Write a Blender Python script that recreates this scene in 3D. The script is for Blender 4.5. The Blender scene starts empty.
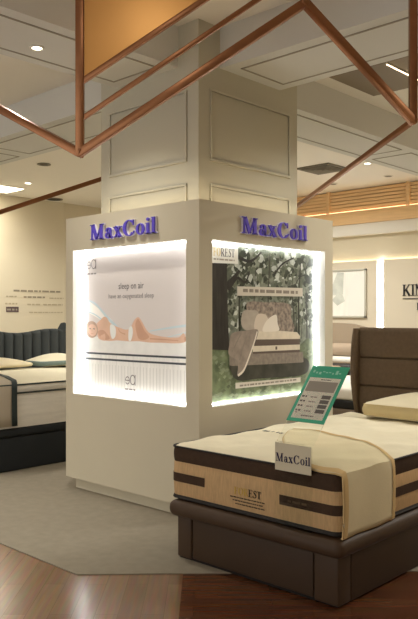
import bpy, bmesh, math, random
from mathutils import Vector, Matrix
from math import pi, sin, cos, radians as R

C = bpy.context.scene.collection
SC = bpy.context.scene

# ------------------------------------------------------------------ camera, world, exposure, general lamps
cd = bpy.data.cameras.new('camera')
cam = bpy.data.objects.new('camera', cd); C.objects.link(cam)
cam.location = (3.611, -3.728, 1.5)
cam.rotation_euler = (pi/2, 0, R(43.313))
cd.sensor_fit = 'AUTO'; cd.sensor_width = 36.0
cd.lens = 36.0*725/619; cd.shift_y = 5.5/619
cd.clip_start = 0.05; cd.clip_end = 60
SC.camera = cam

w = bpy.data.worlds.new('store_ambient'); SC.world = w
w.use_nodes = True
w.node_tree.nodes['Background'].inputs[0].default_value = (1.0, .985, .945, 1)
w.node_tree.nodes['Background'].inputs[1].default_value = 0.84
SC.view_settings.view_transform = 'Standard'
SC.view_settings.look = 'None'
SC.view_settings.exposure = 0.75
SC.view_settings.gamma = 1.0
SC.view_settings.use_curve_mapping = False
WARM = (1.0, .97, .89)

def lamp(name, loc, power, size=.3, color=WARM, spread=150, target=None):
    l = bpy.data.lights.new(name, 'AREA'); l.shape = 'DISK'; l.size = size
    l.energy = power; l.color = color; l.spread = R(spread)
    o = bpy.data.objects.new(name, l); C.objects.link(o); o.location = loc
    if target is not None:
        o.rotation_euler = (Vector(target)-Vector(loc)).to_track_quat('-Z', 'Y').to_euler()
    return o
# stand-in ceiling lights, no fittings; some added to brighten bed, right faces, brass
for i, (x, y, p, sp) in enumerate([(-1.2, -3.4, 24, 120), (-3.6, -2.6, 26, 120), (1.05, 1.72, 8.5, 120), (2.3, 2.9, 30, 150), (-3.3, 1.2, 40, 140),
                                   (-6.4, .6, 14, 150), (-6.2, 4.0, 14, 150), (-3.6, 5.2, 62, 160), (-.9, 5.4, 64, 160), (2.4, 5.2, 50, 160), (4.3, 1.9, 22, 160), (1.67, -2.26, 2.2, 176)]):
    lamp('ceiling_fill_light', (x, y, 3.735), p, .35, spread=sp)

# ------------------------------------------------------------------ materials
def lin(c):
    c = c/255.0
    return c/12.92 if c <= .04045 else ((c+.055)/1.055)**2.4
def rgb(r, g, b): return (lin(r), lin(g), lin(b), 1)
MATS = {}
def mat(name, col, rough=.6, metal=0, emis=0, noise=None, bump=None, spec=.4, alpha=1, trans=0, ecol=None):
    """noise = (scale, amount, stretch xyz); bump = (scale, strength, stretch)"""
    m = bpy.data.materials.new(name); m.use_nodes = True; nt = m.node_tree
    b = nt.nodes['Principled BSDF']
    c = rgb(*col)
    b.inputs['Base Color'].default_value = c
    b.inputs['Roughness'].default_value = rough
    b.inputs['Metallic'].default_value = metal
    b.inputs['Specular IOR Level'].default_value = spec
    b.inputs['Transmission Weight'].default_value = trans
    b.inputs['Alpha'].default_value = alpha
    if emis:
        b.inputs['Emission Color'].default_value = rgb(*(ecol or col)); b.inputs['Emission Strength'].default_value = emis
    if noise or bump:
        tc = nt.nodes.new('ShaderNodeTexCoord')
        def tex(scale, stretch):
            mp = nt.nodes.new('ShaderNodeMapping'); mp.inputs['Scale'].default_value = stretch
            nt.links.new(tc.outputs['Object'], mp.inputs['Vector'])
            n = nt.nodes.new('ShaderNodeTexNoise'); n.inputs['Scale'].default_value = scale
            n.inputs['Detail'].default_value = 4
            nt.links.new(mp.outputs['Vector'], n.inputs['Vector'])
            return n
        if noise:
            n = tex(noise[0], noise[2] if len(noise) > 2 else (1, 1, 1))
            r = nt.nodes.new('ShaderNodeValToRGB'); a = noise[1]
            r.color_ramp.elements[0].position = .3; r.color_ramp.elements[1].position = .7
            r.color_ramp.elements[0].color = tuple(v*(1-a) for v in c[:3])+(1,)
            r.color_ramp.elements[1].color = tuple(min(1, v*(1+a)) for v in c[:3])+(1,)
            nt.links.new(n.outputs['Fac'], r.inputs['Fac']); nt.links.new(r.outputs['Color'], b.inputs['Base Color'])
        if bump:
            n = tex(bump[0], bump[2] if len(bump) > 2 else (1, 1, 1))
            bp = nt.nodes.new('ShaderNodeBump'); bp.inputs['Strength'].default_value = bump[1]
            bp.inputs['Distance'].default_value = .01
            nt.links.new(n.outputs['Fac'], bp.inputs['Height']); nt.links.new(bp.outputs['Normal'], b.inputs['Normal'])
    MATS[name] = m
    return m

def wood_floor_mat():
    m = bpy.data.materials.new('glossy_parquet'); m.use_nodes = True; nt = m.node_tree; N = nt.nodes; Lk = nt.links
    b = N['Principled BSDF']; b.inputs['Roughness'].default_value = .2; b.inputs['Specular IOR Level'].default_value = .5
    tc = N.new('ShaderNodeTexCoord')
    def planks(rot, seed, c1, c2):
        mp = N.new('ShaderNodeMapping'); mp.inputs['Rotation'].default_value = (0, 0, rot); mp.inputs['Location'].default_value = (seed, seed*.37, 0)
        Lk.new(tc.outputs['Object'], mp.inputs['Vector'])
        br = N.new('ShaderNodeTexBrick'); br.offset = .43; br.inputs['Scale'].default_value = 1
        br.inputs['Brick Width'].default_value = .95; br.inputs['Row Height'].default_value = .115
        br.inputs['Mortar Size'].default_value = .0016; br.inputs['Bias'].default_value = -.1
        br.inputs['Color1'].default_value = rgb(*c1); br.inputs['Color2'].default_value = rgb(*c2)
        br.inputs['Mortar'].default_value = tuple(.72*v for v in rgb(*c1)[:3])+(1,)
        Lk.new(mp.outputs['Vector'], br.inputs['Vector'])
        m2 = N.new('ShaderNodeMapping'); m2.inputs['Scale'].default_value = (2.2, 30, 1)
        Lk.new(mp.outputs['Vector'], m2.inputs['Vector'])
        n = N.new('ShaderNodeTexNoise'); n.inputs['Scale'].default_value = 1.5; n.inputs['Detail'].default_value = 5
        Lk.new(m2.outputs['Vector'], n.inputs['Vector'])
        mx = N.new('ShaderNodeMix'); mx.data_type = 'RGBA'; mx.blend_type = 'SOFT_LIGHT'; mx.inputs['Factor'].default_value = .55
        Lk.new(br.outputs['Color'], mx.inputs['A']); Lk.new(n.outputs['Color'], mx.inputs['B'])
        return mx.outputs['Result']
    a = planks(R(-133.3), .2, (122, 90, 66), (138, 106, 78)); c = planks(R(-43.3), .55, (84, 50, 31), (104, 64, 40))
    # parquet field turns along a seam; darker colours past it carry the sheen change
    d = N.new('ShaderNodeVectorMath'); d.operation = 'DOT_PRODUCT'; d.inputs[1].default_value = (.7276, .686, 0)
    Lk.new(tc.outputs['Object'], d.inputs[0])
    g = N.new('ShaderNodeMath'); g.operation = 'GREATER_THAN'; g.inputs[1].default_value = -.08
    Lk.new(d.outputs['Value'], g.inputs[0])
    mx = N.new('ShaderNodeMix'); mx.data_type = 'RGBA'
    Lk.new(g.outputs[0], mx.inputs['Factor']); Lk.new(a, mx.inputs['A']); Lk.new(c, mx.inputs['B'])
    Lk.new(mx.outputs['Result'], b.inputs['Base Color'])
    return m

M = {}
M['wood_floor'] = wood_floor_mat()
M['carpet'] = mat('beige_carpet', (150, 141, 124), .95, noise=(14, .06), bump=(260, .25), spec=.1)
M['ceiling'] = mat('ceiling_paint', (248, 244, 234), .85, spec=.2)
M['beam'] = mat('beam_paint', (222, 222, 216), .8, spec=.2)
M['groove'] = mat('beam_groove', (164, 158, 144), .85)
M['column'] = mat('column_paint', (202, 198, 180), .7, spec=.3)
M['kiosk'] = mat('kiosk_laminate', (206, 196, 172), .55, spec=.3, noise=(1.2, .02))
M['wall'] = mat('wall_paint', (216, 206, 182), .8, spec=.2)
M['panel'] = mat('wall_panel_paint', (216, 206, 186), .75, spec=.2)
M['white'] = mat('white_paint', (238, 234, 224), .7)
M['led'] = mat('led_white', (246, 250, 255), .5, emis=10.0)
M['led_soft'] = mat('led_warm', (255, 232, 192), .5, emis=5.0)
M['led_dim'] = mat('led_amber', (255, 214, 158), .5, emis=1.3)
M['lamp'] = mat('lamp_lens', (255, 244, 220), .5, emis=6.0)
M['copper'] = mat('brushed_copper', (154, 106, 74), .33, metal=.9, noise=(3, .06, (1, 1, 9)))
M['brass'] = mat('satin_brass', (222, 166, 100), .36, metal=.95, noise=(1.5, .05))
M['purple'] = mat('purple_acrylic', (98, 80, 204), .4)
M['letter_edge'] = mat('white_acrylic', (240, 236, 246), .4)
M['brown'] = mat('brown_leatherette', (72, 53, 36), .55, bump=(180, .12), noise=(6, .06), spec=.35)
M['brown_panel'] = mat('brown_leatherette_panel', (66, 48, 32), .55, bump=(180, .12), noise=(5, .06), spec=.35)
M['seam'] = mat('dark_seam', (26, 19, 15), .8)
M['headboard'] = mat('taupe_fabric', (100, 82, 62), .85, bump=(300, .2), noise=(40, .08), spec=.2)
M['tan'] = mat('tan_knit', (202, 168, 124), .9, noise=(26, .10, (4, 4, .6)), bump=(120, .25, (3, 3, .4)), spec=.15)
M['darkband'] = mat('dark_brown_knit', (74, 58, 46), .9, noise=(30, .08), bump=(120, .2), spec=.15)
M['piping'] = mat('black_piping', (34, 28, 24), .6)
M['quilt'] = mat('cream_quilt', (232, 222, 194), .95, bump=(7, .5), noise=(9, .025), spec=.1)
M['throw'] = mat('cream_throw', (226, 212, 176), .95, bump=(90, .12), noise=(5, .03), spec=.1)
M['hem'] = mat('throw_hem', (212, 182, 132), .9, spec=.1)
M['pillow'] = mat('cream_pillow', (230, 218, 186), .95, bump=(60, .08), spec=.1)
M['gusset'] = mat('pillow_gusset', (206, 186, 140), .9, bump=(120, .15), spec=.1)
M['print_dark'] = mat('print_dark', (46, 40, 30), .7)
M['print_yellow'] = mat('print_gold', (206, 172, 86), .7)
M['card'] = mat('cream_card', (214, 204, 178), .6)
M['paper'] = mat('white_paper', (232, 226, 208), .6)
M['green'] = mat('green_print', (44, 166, 128), .5)
M['green_light'] = mat('pale_green_print', (150, 212, 190), .5)
M['greyprint'] = mat('grey_print', (150, 142, 128), .6)
M['greydark'] = mat('dark_grey_print', (100, 96, 88), .6)
M['navy'] = mat('navy_print', (40, 28, 66), .6)
g = mat('clear_acrylic', (250, 252, 250), .0, trans=1.0, spec=.5); M['acrylic'] = g
g.node_tree.nodes['Principled BSDF'].inputs['IOR'].default_value = 1.04
M['charcoal'] = mat('charcoal_velvet', (66, 70, 70), .9, bump=(220, .15), noise=(4, .08), spec=.25)
M['charcoal_base'] = mat('charcoal_fabric', (46, 48, 49), .9, bump=(240, .2), noise=(4, .08), spec=.2)
M['matt_side'] = mat('grey_knit', (236, 230, 220), .9, noise=(3.5, .06, (1, 1, 9)), bump=(20, .2, (1, 1, 6)), spec=.1)
M['matt_top'] = mat('ivory_quilt', (234, 226, 200), .95, bump=(9, .35), spec=.1)
M['dark_teal'] = mat('dark_teal_piping', (48, 58, 58), .7)
M['teal'] = mat('teal_gusset', (118, 136, 132), .85)
M['grey_throw'] = mat('taupe_throw', (186, 174, 156), .95, bump=(150, .15), spec=.1)
M['oak'] = mat('oak_slat', (246, 208, 156), .6, noise=(4, .08, (.6, 6, 9)))
M['oak_gap'] = mat('oak_backing', (224, 180, 128), .7)
M['black'] = mat('black_vinyl', (24, 22, 22), .5)
M['vent'] = mat('vent_grey', (128, 122, 108), .7)
M['vent_dark'] = mat('vent_slot', (70, 66, 58), .8)
M['ceil_panel'] = mat('taupe_ceiling_panel', (140, 126, 104), .6)
M['frame_silver'] = mat('silver_frame', (196, 194, 182), .4, metal=.3)
M['art_base'] = mat('pale_art_print', (246, 245, 238), .5, noise=(3, .07, (5, 5, .6)))
M['art_grey'] = mat('grey_art_print', (208, 212, 204), .5, noise=(9, .10))
M['art_white'] = mat('white_art_print', (244, 242, 236), .5)
M['mauve'] = mat('mauve_pillowcase', (178, 160, 140), .9)
M['mauve2'] = mat('dusty_bedding', (170, 146, 124), .9)
M['greyhead'] = mat('grey_headboard_fabric', (168, 152, 132), .9)
M['taupe_base'] = mat('taupe_bed_base', (120, 104, 88), .85)

def pmat(name, col, e=.12, rough=.45, **k): return mat('print_'+name, col, rough, emis=e, spec=.25, **k)

# ------------------------------------------------------------------ mesh helpers
class MB:
    """collects shapes of ONE mesh object"""
    def __init__(s): s.v = []; s.f = []; s.m = []; s.mats = []
    def mi(s, m):
        if m not in s.mats: s.mats.append(m)
        return s.mats.index(m)
    def face(s, pts, m):
        n = len(s.v); s.v += [tuple(p) for p in pts]; s.f.append(tuple(range(n, n+len(pts)))); s.m.append(s.mi(m)); return s
    def mesh(s, vs, fs, m):
        n = len(s.v); s.v += [tuple(p) for p in vs]; k = s.mi(m)
        for f in fs: s.f.append(tuple(i+n for i in f)); s.m.append(k)
        return s
    def bm(s, b, m):
        b.verts.index_update()
        s.mesh([v.co[:] for v in b.verts], [[v.index for v in f.verts] for f in b.faces], m); b.free(); return s
    def box(s, lo, hi, m, bev=0, seg=3):
        b = bmesh.new(); bmesh.ops.create_cube(b, size=1)
        for v in b.verts:
            v.co = [lo[i]+(v.co[i]+.5)*(hi[i]-lo[i]) for i in range(3)]
        if bev: bmesh.ops.bevel(b, geom=b.edges[:], offset=bev, segments=seg, profile=.5, affect='EDGES')
        return s.bm(b, m)
    def bar(s, a, b_, t, m, t2=None, ext=0, bev=.004):
        a, b_ = Vector(a), Vector(b_); d = (b_-a); L = d.length; d.normalize()
        b = bmesh.new(); bmesh.ops.create_cube(b, size=1)
        for v in b.verts: v.co = (v.co.x*t, v.co.y*(t2 or t), v.co.z*(L+2*ext))
        if bev: bmesh.ops.bevel(b, geom=b.edges[:], offset=bev, segments=2, profile=.5, affect='EDGES')
        up = Vector((0, 0, 1))
        if abs(d.z) > .999: rot = Matrix(((cos(.756), -sin(.756), 0), (sin(.756), cos(.756), 0), (0, 0, 1)))
        else:
            x = d.cross(up).normalized(); y = x.cross(d).normalized()
            rot = Matrix((x, y, d)).transposed()
        bmesh.ops.transform(b, matrix=Matrix.Translation((a+b_)/2) @ rot.to_4x4(), verts=b.verts)
        return s.bm(b, m)
    def loft(s, rings, m, caps=True, closed=True):
        n = len(rings[0]); vs = [p for r in rings for p in r]; fs = []
        for k in range(len(rings)-1):
            for i in range(n if closed else n-1):
                j = (i+1) % n
                fs.append((k*n+i, k*n+j, (k+1)*n+j, (k+1)*n+i))
        if caps:
            fs.append(tuple(range(n))[::-1]); fs.append(tuple((len(rings)-1)*n+i for i in range(n)))
        return s.mesh(vs, fs, m)
    def tube(s, pts, r, m, n=8, closed=False):
        pts = [Vector(p) for p in pts]; rings = []
        for i, p in enumerate(pts):
            a = pts[i-1] if (i or closed) else p; b = pts[(i+1) % len(pts)] if (i < len(pts)-1 or closed) else p
            d = (b-a).normalized(); u = d.cross(Vector((0, 0, 1)))
            if u.length < .05: u = d.cross(Vector((1, 0, 0)))
            u.normalize(); w_ = u.cross(d)
            rings.append([p+u*r*cos(2*pi*k/n)+w_*r*sin(2*pi*k/n) for k in range(n)])
        if closed: rings.append(rings[0])
        return s.loft(rings, m, caps=not closed)
    def disc(s, c, r, z0, z1, m, n=24):
        return s.loft([[(c[0]+r*cos(2*pi*k/n), c[1]+r*sin(2*pi*k/n), z) for k in range(n)] for z in (z0, z1)], m)
    def ringdisc(s, c, r0, r1, z0, z1, m, n=24):
        f = lambda r, z: [(c[0]+r*cos(2*pi*k/n), c[1]+r*sin(2*pi*k/n), z) for k in range(n)]
        return s.loft([f(r0, z1), f(r0, z0), f(r1, z0), f(r1, z1), f(r0, z1)], m, caps=False)
    def build(s, name, parent=None, smooth=40, **k):
        me = bpy.data.meshes.new(name); me.from_pydata(s.v, [], s.f)
        for m in s.mats: me.materials.append(m)
        me.polygons.foreach_set('material_index', s.m)
        b = bmesh.new(); b.from_mesh(me); bmesh.ops.remove_doubles(b, verts=b.verts, dist=1e-5)
        bmesh.ops.recalc_face_normals(b, faces=b.faces); b.to_mesh(me); b.free()
        if smooth:
            me.polygons.foreach_set('use_smooth', [True]*len(me.polygons)); me.set_sharp_from_angle(angle=R(smooth))
        o = bpy.data.objects.new(name, me); C.objects.link(o)
        if parent is not None:
            o.parent = parent; o.matrix_parent_inverse = Matrix.Translation(-parent.location)
        tag(o, **k)
        return o
def tag(o, label=None, cat=None, group=None, kind=None):
    if label: o['label'] = label
    if cat: o['category'] = cat
    if group: o['group'] = group
    if kind: o['kind'] = kind
    return o
def thing(name, loc, label, cat, group=None):
    o = bpy.data.objects.new(name, None); C.objects.link(o); o.location = loc; o.empty_display_size = .1
    return tag(o, label, cat, group)

def rr(x0, x1, y0, y1, r, n=7):
    """rounded rectangle outline, counter-clockwise from the right side's lower end"""
    out = []
    for cx, cy, a0 in ((x1-r, y0+r, -pi/2), (x1-r, y1-r, 0), (x0+r, y1-r, pi/2), (x0+r, y0+r, pi)):
        for k in range(n): a = a0+pi/2*k/(n-1); out.append((cx+r*cos(a), cy+r*sin(a)))
    return out
def rslab(x0, x1, y0, y1, z0, z1, r, e, n=5):
    """rings of a slab with rounded plan corners and rounded top and bottom edges"""
    rings = []
    for k in range(n):
        a = pi/2*k/(n-1); i = e*(1-sin(a)); z = z0+e*(1-cos(a))
        rings.append([(x, y, z) for x, y in rr(x0+i, x1-i, y0+i, y1-i, max(r-i, .004))])
    for k in range(n):
        a = pi/2*k/(n-1); i = e*(1-cos(a)); z = z1-e*(1-sin(a))
        rings.append([(x, y, z) for x, y in rr(x0+i, x1-i, y0+i, y1-i, max(r-i, .004))])
    return rings
def spline(pts, n=6, closed=True):
    P = [Vector(p) for p in pts]; out = []; L = len(P)
    for i in range(L if closed else L-1):
        if closed: a, b, c, d = P[i-1], P[i], P[(i+1) % L], P[(i+2) % L]
        else: a, b, c, d = P[max(i-1, 0)], P[i], P[i+1], P[min(i+2, L-1)]
        for k in range(n):
            t = k/n
            out.append(.5*((2*b)+(c-a)*t+(2*a-5*b+4*c-d)*t*t+(3*b-a-3*c+d)*t**3))
    if not closed: out.append(P[-1])
    return [tuple(p) for p in out]
def hsh(i, s=1.0): return (sin(i*12.9898*s+4.1)*43758.5453) % 1.0

# ------------------------------------------------------------------ serif lettering: every glyph is a set of small outlines
def S_(pts, ws, e=0):
    """tapered stroke -> quads"""
    n = len(pts); L = []; Rr = []
    for i in range(n):
        a = Vector(pts[max(i-1, 0)]); b = Vector(pts[min(i+1, n-1)]); d = (b-a).normalized(); q = Vector((-d.y, d.x))
        p = Vector(pts[i]); wd = (ws[i] if isinstance(ws, (list, tuple)) else ws)/2+e
        if e and i == 0: p = p-d*e
        if e and i == n-1: p = p+d*e
        L.append(p+q*wd); Rr.append(p-q*wd)
    return [[L[i], L[i+1], Rr[i+1], Rr[i]] for i in range(n-1)]
def B_(x0, y0, x1, y1, e=0): return [[(x0-e, y0-e), (x1+e, y0-e), (x1+e, y1+e), (x0-e, y1+e)]]
def O_(cx, cy, rx, ry, tx, ty, a0=0, a1=360, e=0, n=22):
    q = []; k = max(4, int(n*(abs(a1-a0))/360))
    pt = lambda a, ox, oy: (cx+(ox)*cos(a), cy+(oy)*sin(a))
    for i in range(k):
        a, b = R(a0+(a1-a0)*i/k), R(a0+(a1-a0)*(i+1)/k)
        q.append([pt(a, rx+e, ry+e), pt(b, rx+e, ry+e), pt(b, rx-tx-e, ry-ty-e), pt(a, rx-tx-e, ry-ty-e)])
    return q
def glyph(ch, e=0):
    """returns (advance, quads); cap height = 1"""
    s = .05; T = .21; t = .07
    if ch == 'M':
        return 1.30, (B_(.05, 0, .32, s, e)+B_(.155, 0, .155+t, .95, e)+B_(.03, 1-s, .36, 1, e)+S_([(.25, 1), (.60, .02)], T*.95, e)
                      + S_([(.60, .02), (.98, .98)], t, e)+B_(.88, 0, .88+T, 1, e)+B_(.80, 0, 1.19, s, e)+B_(.92, 1-s, 1.19, 1, e))
    if ch == 'a':
        return .72, (O_(.26, .19, .22, .22, .15, .06, 0, 360, e)+B_(.38, .02, .55, .50, e)+O_(.32, .50, .23, .20, .17, .06, 0, 165, e)
                     + O_(.16, .50, .075, .075, .074, .074, 0, 360, e)+S_([(.46, .10), (.57, .0), (.68, .07)], [.16, .1, .04], e))
    if ch == 'x':
        return .76, (S_([(.14, .68), (.56, .0)], .2, e)+S_([(.14, .0), (.56, .68)], t, e)+B_(.02, .68-s, .36, .68, e)+B_(.44, .68-s, .70, .68, e)
                     + B_(.0, 0, .26, s, e)+B_(.36, 0, .72, s, e))
    if ch == 'C':
        return 1.04, (O_(.52, .5, .48, .52, .23, .05, 42, 322, e, 34)+B_(.82, .66, .88, 1.0, e)+S_([(.86, .20), (.93, .28)], .05, e))
    if ch == 'G':
        return 1.10, (O_(.52, .5, .48, .52, .23, .05, 42, 318, e, 34)+B_(.82, .66, .88, 1.0, e)+B_(.74, .04, .92, .42, e)+B_(.64, .42-s, 1.02, .42, e))
    if ch == 'o':
        return .74, O_(.36, .34, .32, .36, .18, .045, 0, 360, e)
    if ch == 'i':
        return .42, (B_(.11, 0, .29, .68, e)+B_(.02, 0, .39, s, e)+B_(.03, .68-s, .2, .68, e)+O_(.2, .89, .105, .105, .104, .104, 0, 360, e))
    if ch == 'l':
        return .42, (B_(.11, 0, .29, 1, e)+B_(.02, 0, .39, s, e)+B_(.03, 1-s, .2, 1, e))
    if ch == 'F':
        return .82, (B_(.12, 0, .32, 1, e)+B_(.02, 0, .45, s, e)+B_(.02, 1-s, .76, 1, e)+B_(.70, .74, .76, 1, e)+B_(.3, .48, .58, .54, e)+B_(.54, .38, .59, .64, e))
    if ch == 'E':
        return .90, (B_(.12, 0, .32, 1, e)+B_(.02, 0, .82, s, e)+B_(.02, 1-s, .78, 1, e)+B_(.72, .76, .78, 1, e)+B_(.77, 0, .83, .26, e)+B_(.3, .48, .58, .54, e)+B_(.54, .38, .59, .64, e))
    if ch == 'O':
        return 1.06, O_(.52, .5, .48, .52, .22, .05, 0, 360, e, 30)
    if ch == 'R':
        return .98, (B_(.12, 0, .32, 1, e)+B_(.02, 0, .45, s, e)+B_(.02, 1-s, .45, 1, e)+O_(.42, .75, .34, .25, .19, .055, -90, 90, e)+S_([(.42, .5), (.82, .0)], .2, e)+B_(.74, 0, .98, s, e))
    if ch == 'S':
        p = spline([(.60, .80), (.48, .95), (.30, .94), (.20, .76), (.36, .58), (.54, .42), (.60, .24), (.46, .06), (.24, .06), (.12, .22)], 4, False)
        n = len(p); ws = [.06+.15*math.exp(-((i/n-.5)/.24)**2) for i in range(n)]
        return .74, S_(p, ws, e)+B_(.58, .70, .64, 1.0, e)+B_(.10, 0, .16, .30, e)
    if ch == 'T':
        return .86, (B_(.34, 0, .54, 1, e)+B_(.22, 0, .66, s, e)+B_(.04, 1-s, .84, 1, e)+B_(.04, .72, .10, 1, e)+B_(.78, .72, .84, 1, e))
    if ch == 'K':
        return 1.06, (B_(.12, 0, .30, 1, e)+B_(.02, 0, .42, s, e)+B_(.02, 1-s, .42, 1, e)+S_([(.30, .42), (.86, 1)], t, e)+S_([(.44, .56), (.90, .0)], .19, e)+B_(.70, 0, 1.04, s, e)+B_(.70, 1-s, 1.0, 1, e))
    if ch == 'I':
        return .46, (B_(.13, 0, .32, 1, e)+B_(.03, 0, .42, s, e)+B_(.03, 1-s, .42, 1, e))
    if ch == 'N':
        return 1.08, (B_(.16, 0, .23, 1, e)+B_(.04, 0, .36, s, e)+S_([(.18, 1), (.86, .02)], .19, e)+B_(.82, 0, .89, 1, e)+B_(.72, 1-s, 1.02, 1, e)+B_(.02, 1-s, .24, 1, e))
    return .4, []
def extrude2d(mb, quads, frame, d0, d1, m):
    """frame(u, v, d) -> point"""
    for q in quads:
        n = len(q); a = [frame(p[0], p[1], d0) for p in q]; b = [frame(p[0], p[1], d1) for p in q]
        mb.mesh(a+b, [tuple(range(n)), tuple(range(n, 2*n))[::-1]]+[(i, (i+1) % n, n+(i+1) % n, n+i) for i in range(n)], m)
def word(mb, txt, h, frame, d0, d1, m, u0=0, v0=0, width=None, e=0):
    adv = [glyph(c)[0] for c in txt]; tot = sum(adv); sx = h if width is None else width/tot; u = u0
    for c, a in zip(txt, adv):
        mm = m(c) if callable(m) else m
        extrude2d(mb, [[(u+p[0]*sx, v0+p[1]*h) for p in q] for q in glyph(c, e)[1]], frame, d0, d1, mm); u += a*sx
def sans(mb, txt, size, frame, d, m, u0, v0, width=None):
    """small sans caption with Blender's built-in lettering"""
    cu = bpy.data.curves.new('caption', 'FONT'); cu.body = txt; cu.size = size; cu.resolution_u = 2
    o = bpy.data.objects.new('caption', cu); C.objects.link(o)
    dg = bpy.context.evaluated_depsgraph_get(); me = o.evaluated_get(dg).to_mesh()
    xs = [v.co.x for v in me.vertices]; k = 1 if not width else width/(max(xs)-min(xs))
    mb.mesh([frame(u0+v.co.x*k, v0+v.co.y, d) for v in me.vertices], [list(p.vertices) for p in me.polygons], m)
    o.evaluated_get(dg).to_mesh_clear(); bpy.data.objects.remove(o); bpy.data.curves.remove(cu)
def dashes(mb, u0, u1, v, h, frame, d, m, seed=0):
    """a printed line too small to read: a row of word-long bars"""
    u = u0; i = seed
    while u < u1-.4*h:
        L = h*(1.2+3.2*hsh(i)); i += 1
        mb.face([frame(u, v, d), frame(min(u+L, u1), v, d), frame(min(u+L, u1), v+h, d), frame(u, v+h, d)], m); u += L+h*.7

# ------------------------------------------------------------------ the room shell
H = 3.75
st = dict(kind='structure')
f = MB(); f.face([(-10, -9, 0), (8, -9, 0), (8, 9, 0), (-10, 9, 0)], M['wood_floor']); f.build('floor', label='glossy reddish brown parquet floor', **st)
# carpet field: straight front edge, then a 45 degree cut passing under the brown bed
f = MB()
cp = [(-9.5, -1.20), (.19, -1.21), (2.9, 1.50), (2.9, 7.5), (-9.5, 7.5)]
f.loft([[(x, y, z) for x, y in cp] for z in (.0005, .006)], M['carpet'])
f.build('floor_carpet', label='beige carpet inlay with an angled front edge', smooth=0, **st)
f = MB(); f.box((-10, -9, H), (8, 9, H+.05), M['ceiling']); f.build('ceiling', label='cream painted ceiling', **st)
f = MB(); f.box((-8.62, -9, 0), (-8.5, 7.7, H), M['wall'])
f.box((-8.5, -9, 2.96), (-8.496, 7.5, 2.97), M['wall']); f.box((-8.5, 4.88, 0), (-8.49, 4.90, H), M['wall'])
f.build('wall_left', label='cream wall behind the dark bed', **st)
f = MB(); f.box((-8.5, 7.6, 0), (6.12, 7.72, H), M['wall']); f.build('wall_back', label='cream wall behind the oak louvres', **st)

m = MB(); m.box((6.0, -9, 0), (6.12, 7.6, H), M['wall']); m.build('light_block_wall_right', label='unseen cream wall added to block light from the right', **st)  # out of view, added to keep ambient light off the right-hand faces
# ceiling beams meeting the column on its four faces
BZ = 3.43
def beam(axis, sgn, name_label):
    m = MB(); c0, c1 = (.46, 1.22) if axis == 'x' else (-1.19, -.44)
    st0 = {('x', 1): -.22, ('x', -1): -1.40, ('y', 1): 1.47, ('y', -1): .22}[(axis, sgn)]
    end = {('x', 1): 6.0, ('x', -1): -8.5, ('y', 1): 7.6, ('y', -1): -8.9}[(axis, sgn)]
    P = (lambda a, b, z: (a, b, z)) if axis == 'x' else (lambda a, b, z: (b, a, z))
    a, b = sorted((st0, end))
    lo = P(a, c0, BZ); hi = P(b, c1, H)
    m.box(lo, hi, M['beam'])
    o = m.build('ceiling_beam', label=name_label, **st)
    g_ = MB()                                              # long moulded frames sunk into the soffit
    L = 2.6; p = st0
    for k in range(4):
        q0, q1 = p+sgn*.12, p+sgn*(L-.10)
        q0, q1 = sorted((q0, q1))
        i0, i1 = c0+.11, c1-.11; gw = .016
        for r0, r1, s0, s1 in ((q0, q1, i0, i0+gw), (q0, q1, i1-gw, i1), (q0, q0+gw, i0, i1), (q1-gw, q1, i0, i1)):
            lo = P(r0, s0, BZ-.006); hi = P(r1, s1, BZ+.001)
            g_.box(lo, hi, M['groove'])
        g_.box(P(q0+gw, i0+gw, BZ-.002), P(q1-gw, i1-gw, BZ+.001), M['beam'])
        p += sgn*L
        if abs(p) > 7: break
    g_.build('soffit_moulding', o, 0)
beam('x', 1, 'ceiling beam running right from the column toward the viewer')
beam('x', -1, 'ceiling beam running away left behind the column')
beam('y', 1, 'ceiling beam running away right behind the column')
beam('y', -1, 'ceiling beam running left from the column toward the viewer')

# column above the kiosk, with raised panel mouldings
m = MB(); m.box((-1.40, .22, 2.333), (-.22, 1.47, H), M['column'])
colo = m.build('column', label='square cream column rising from the kiosk to the ceiling', **st)
def moulding(face, a0, a1, z0, z1, t=.022, d=.014):
    m = MB()
    def bx(p0, p1, q0, q1, dd=d):
        if face == 'y': m.box((p0, .22-dd, q0), (p1, .2205, q1), M['column'], .004, 2)
        elif face == 'x': m.box((-.2205, p0, q0), (-.22+dd, p1, q1), M['column'], .004, 2)
    bx(a0, a1, z1-t, z1); bx(a0, a1, z0, z0+t); bx(a0, a0+t, z0+t, z1-t); bx(a1-t, a1, z0+t, z1-t)
    bx(a0+t, a1-t, z0+t, z1-t, .003)
    m.build('panel_moulding', colo)
moulding('y', -1.285, -.34, 2.68, 3.235); moulding('y', -1.285, -.34, 2.34, 2.515)
moulding('x', .345, 1.36, 2.69, 3.25); moulding('x', .345, 1.36, 2.34, 2.515)

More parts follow.
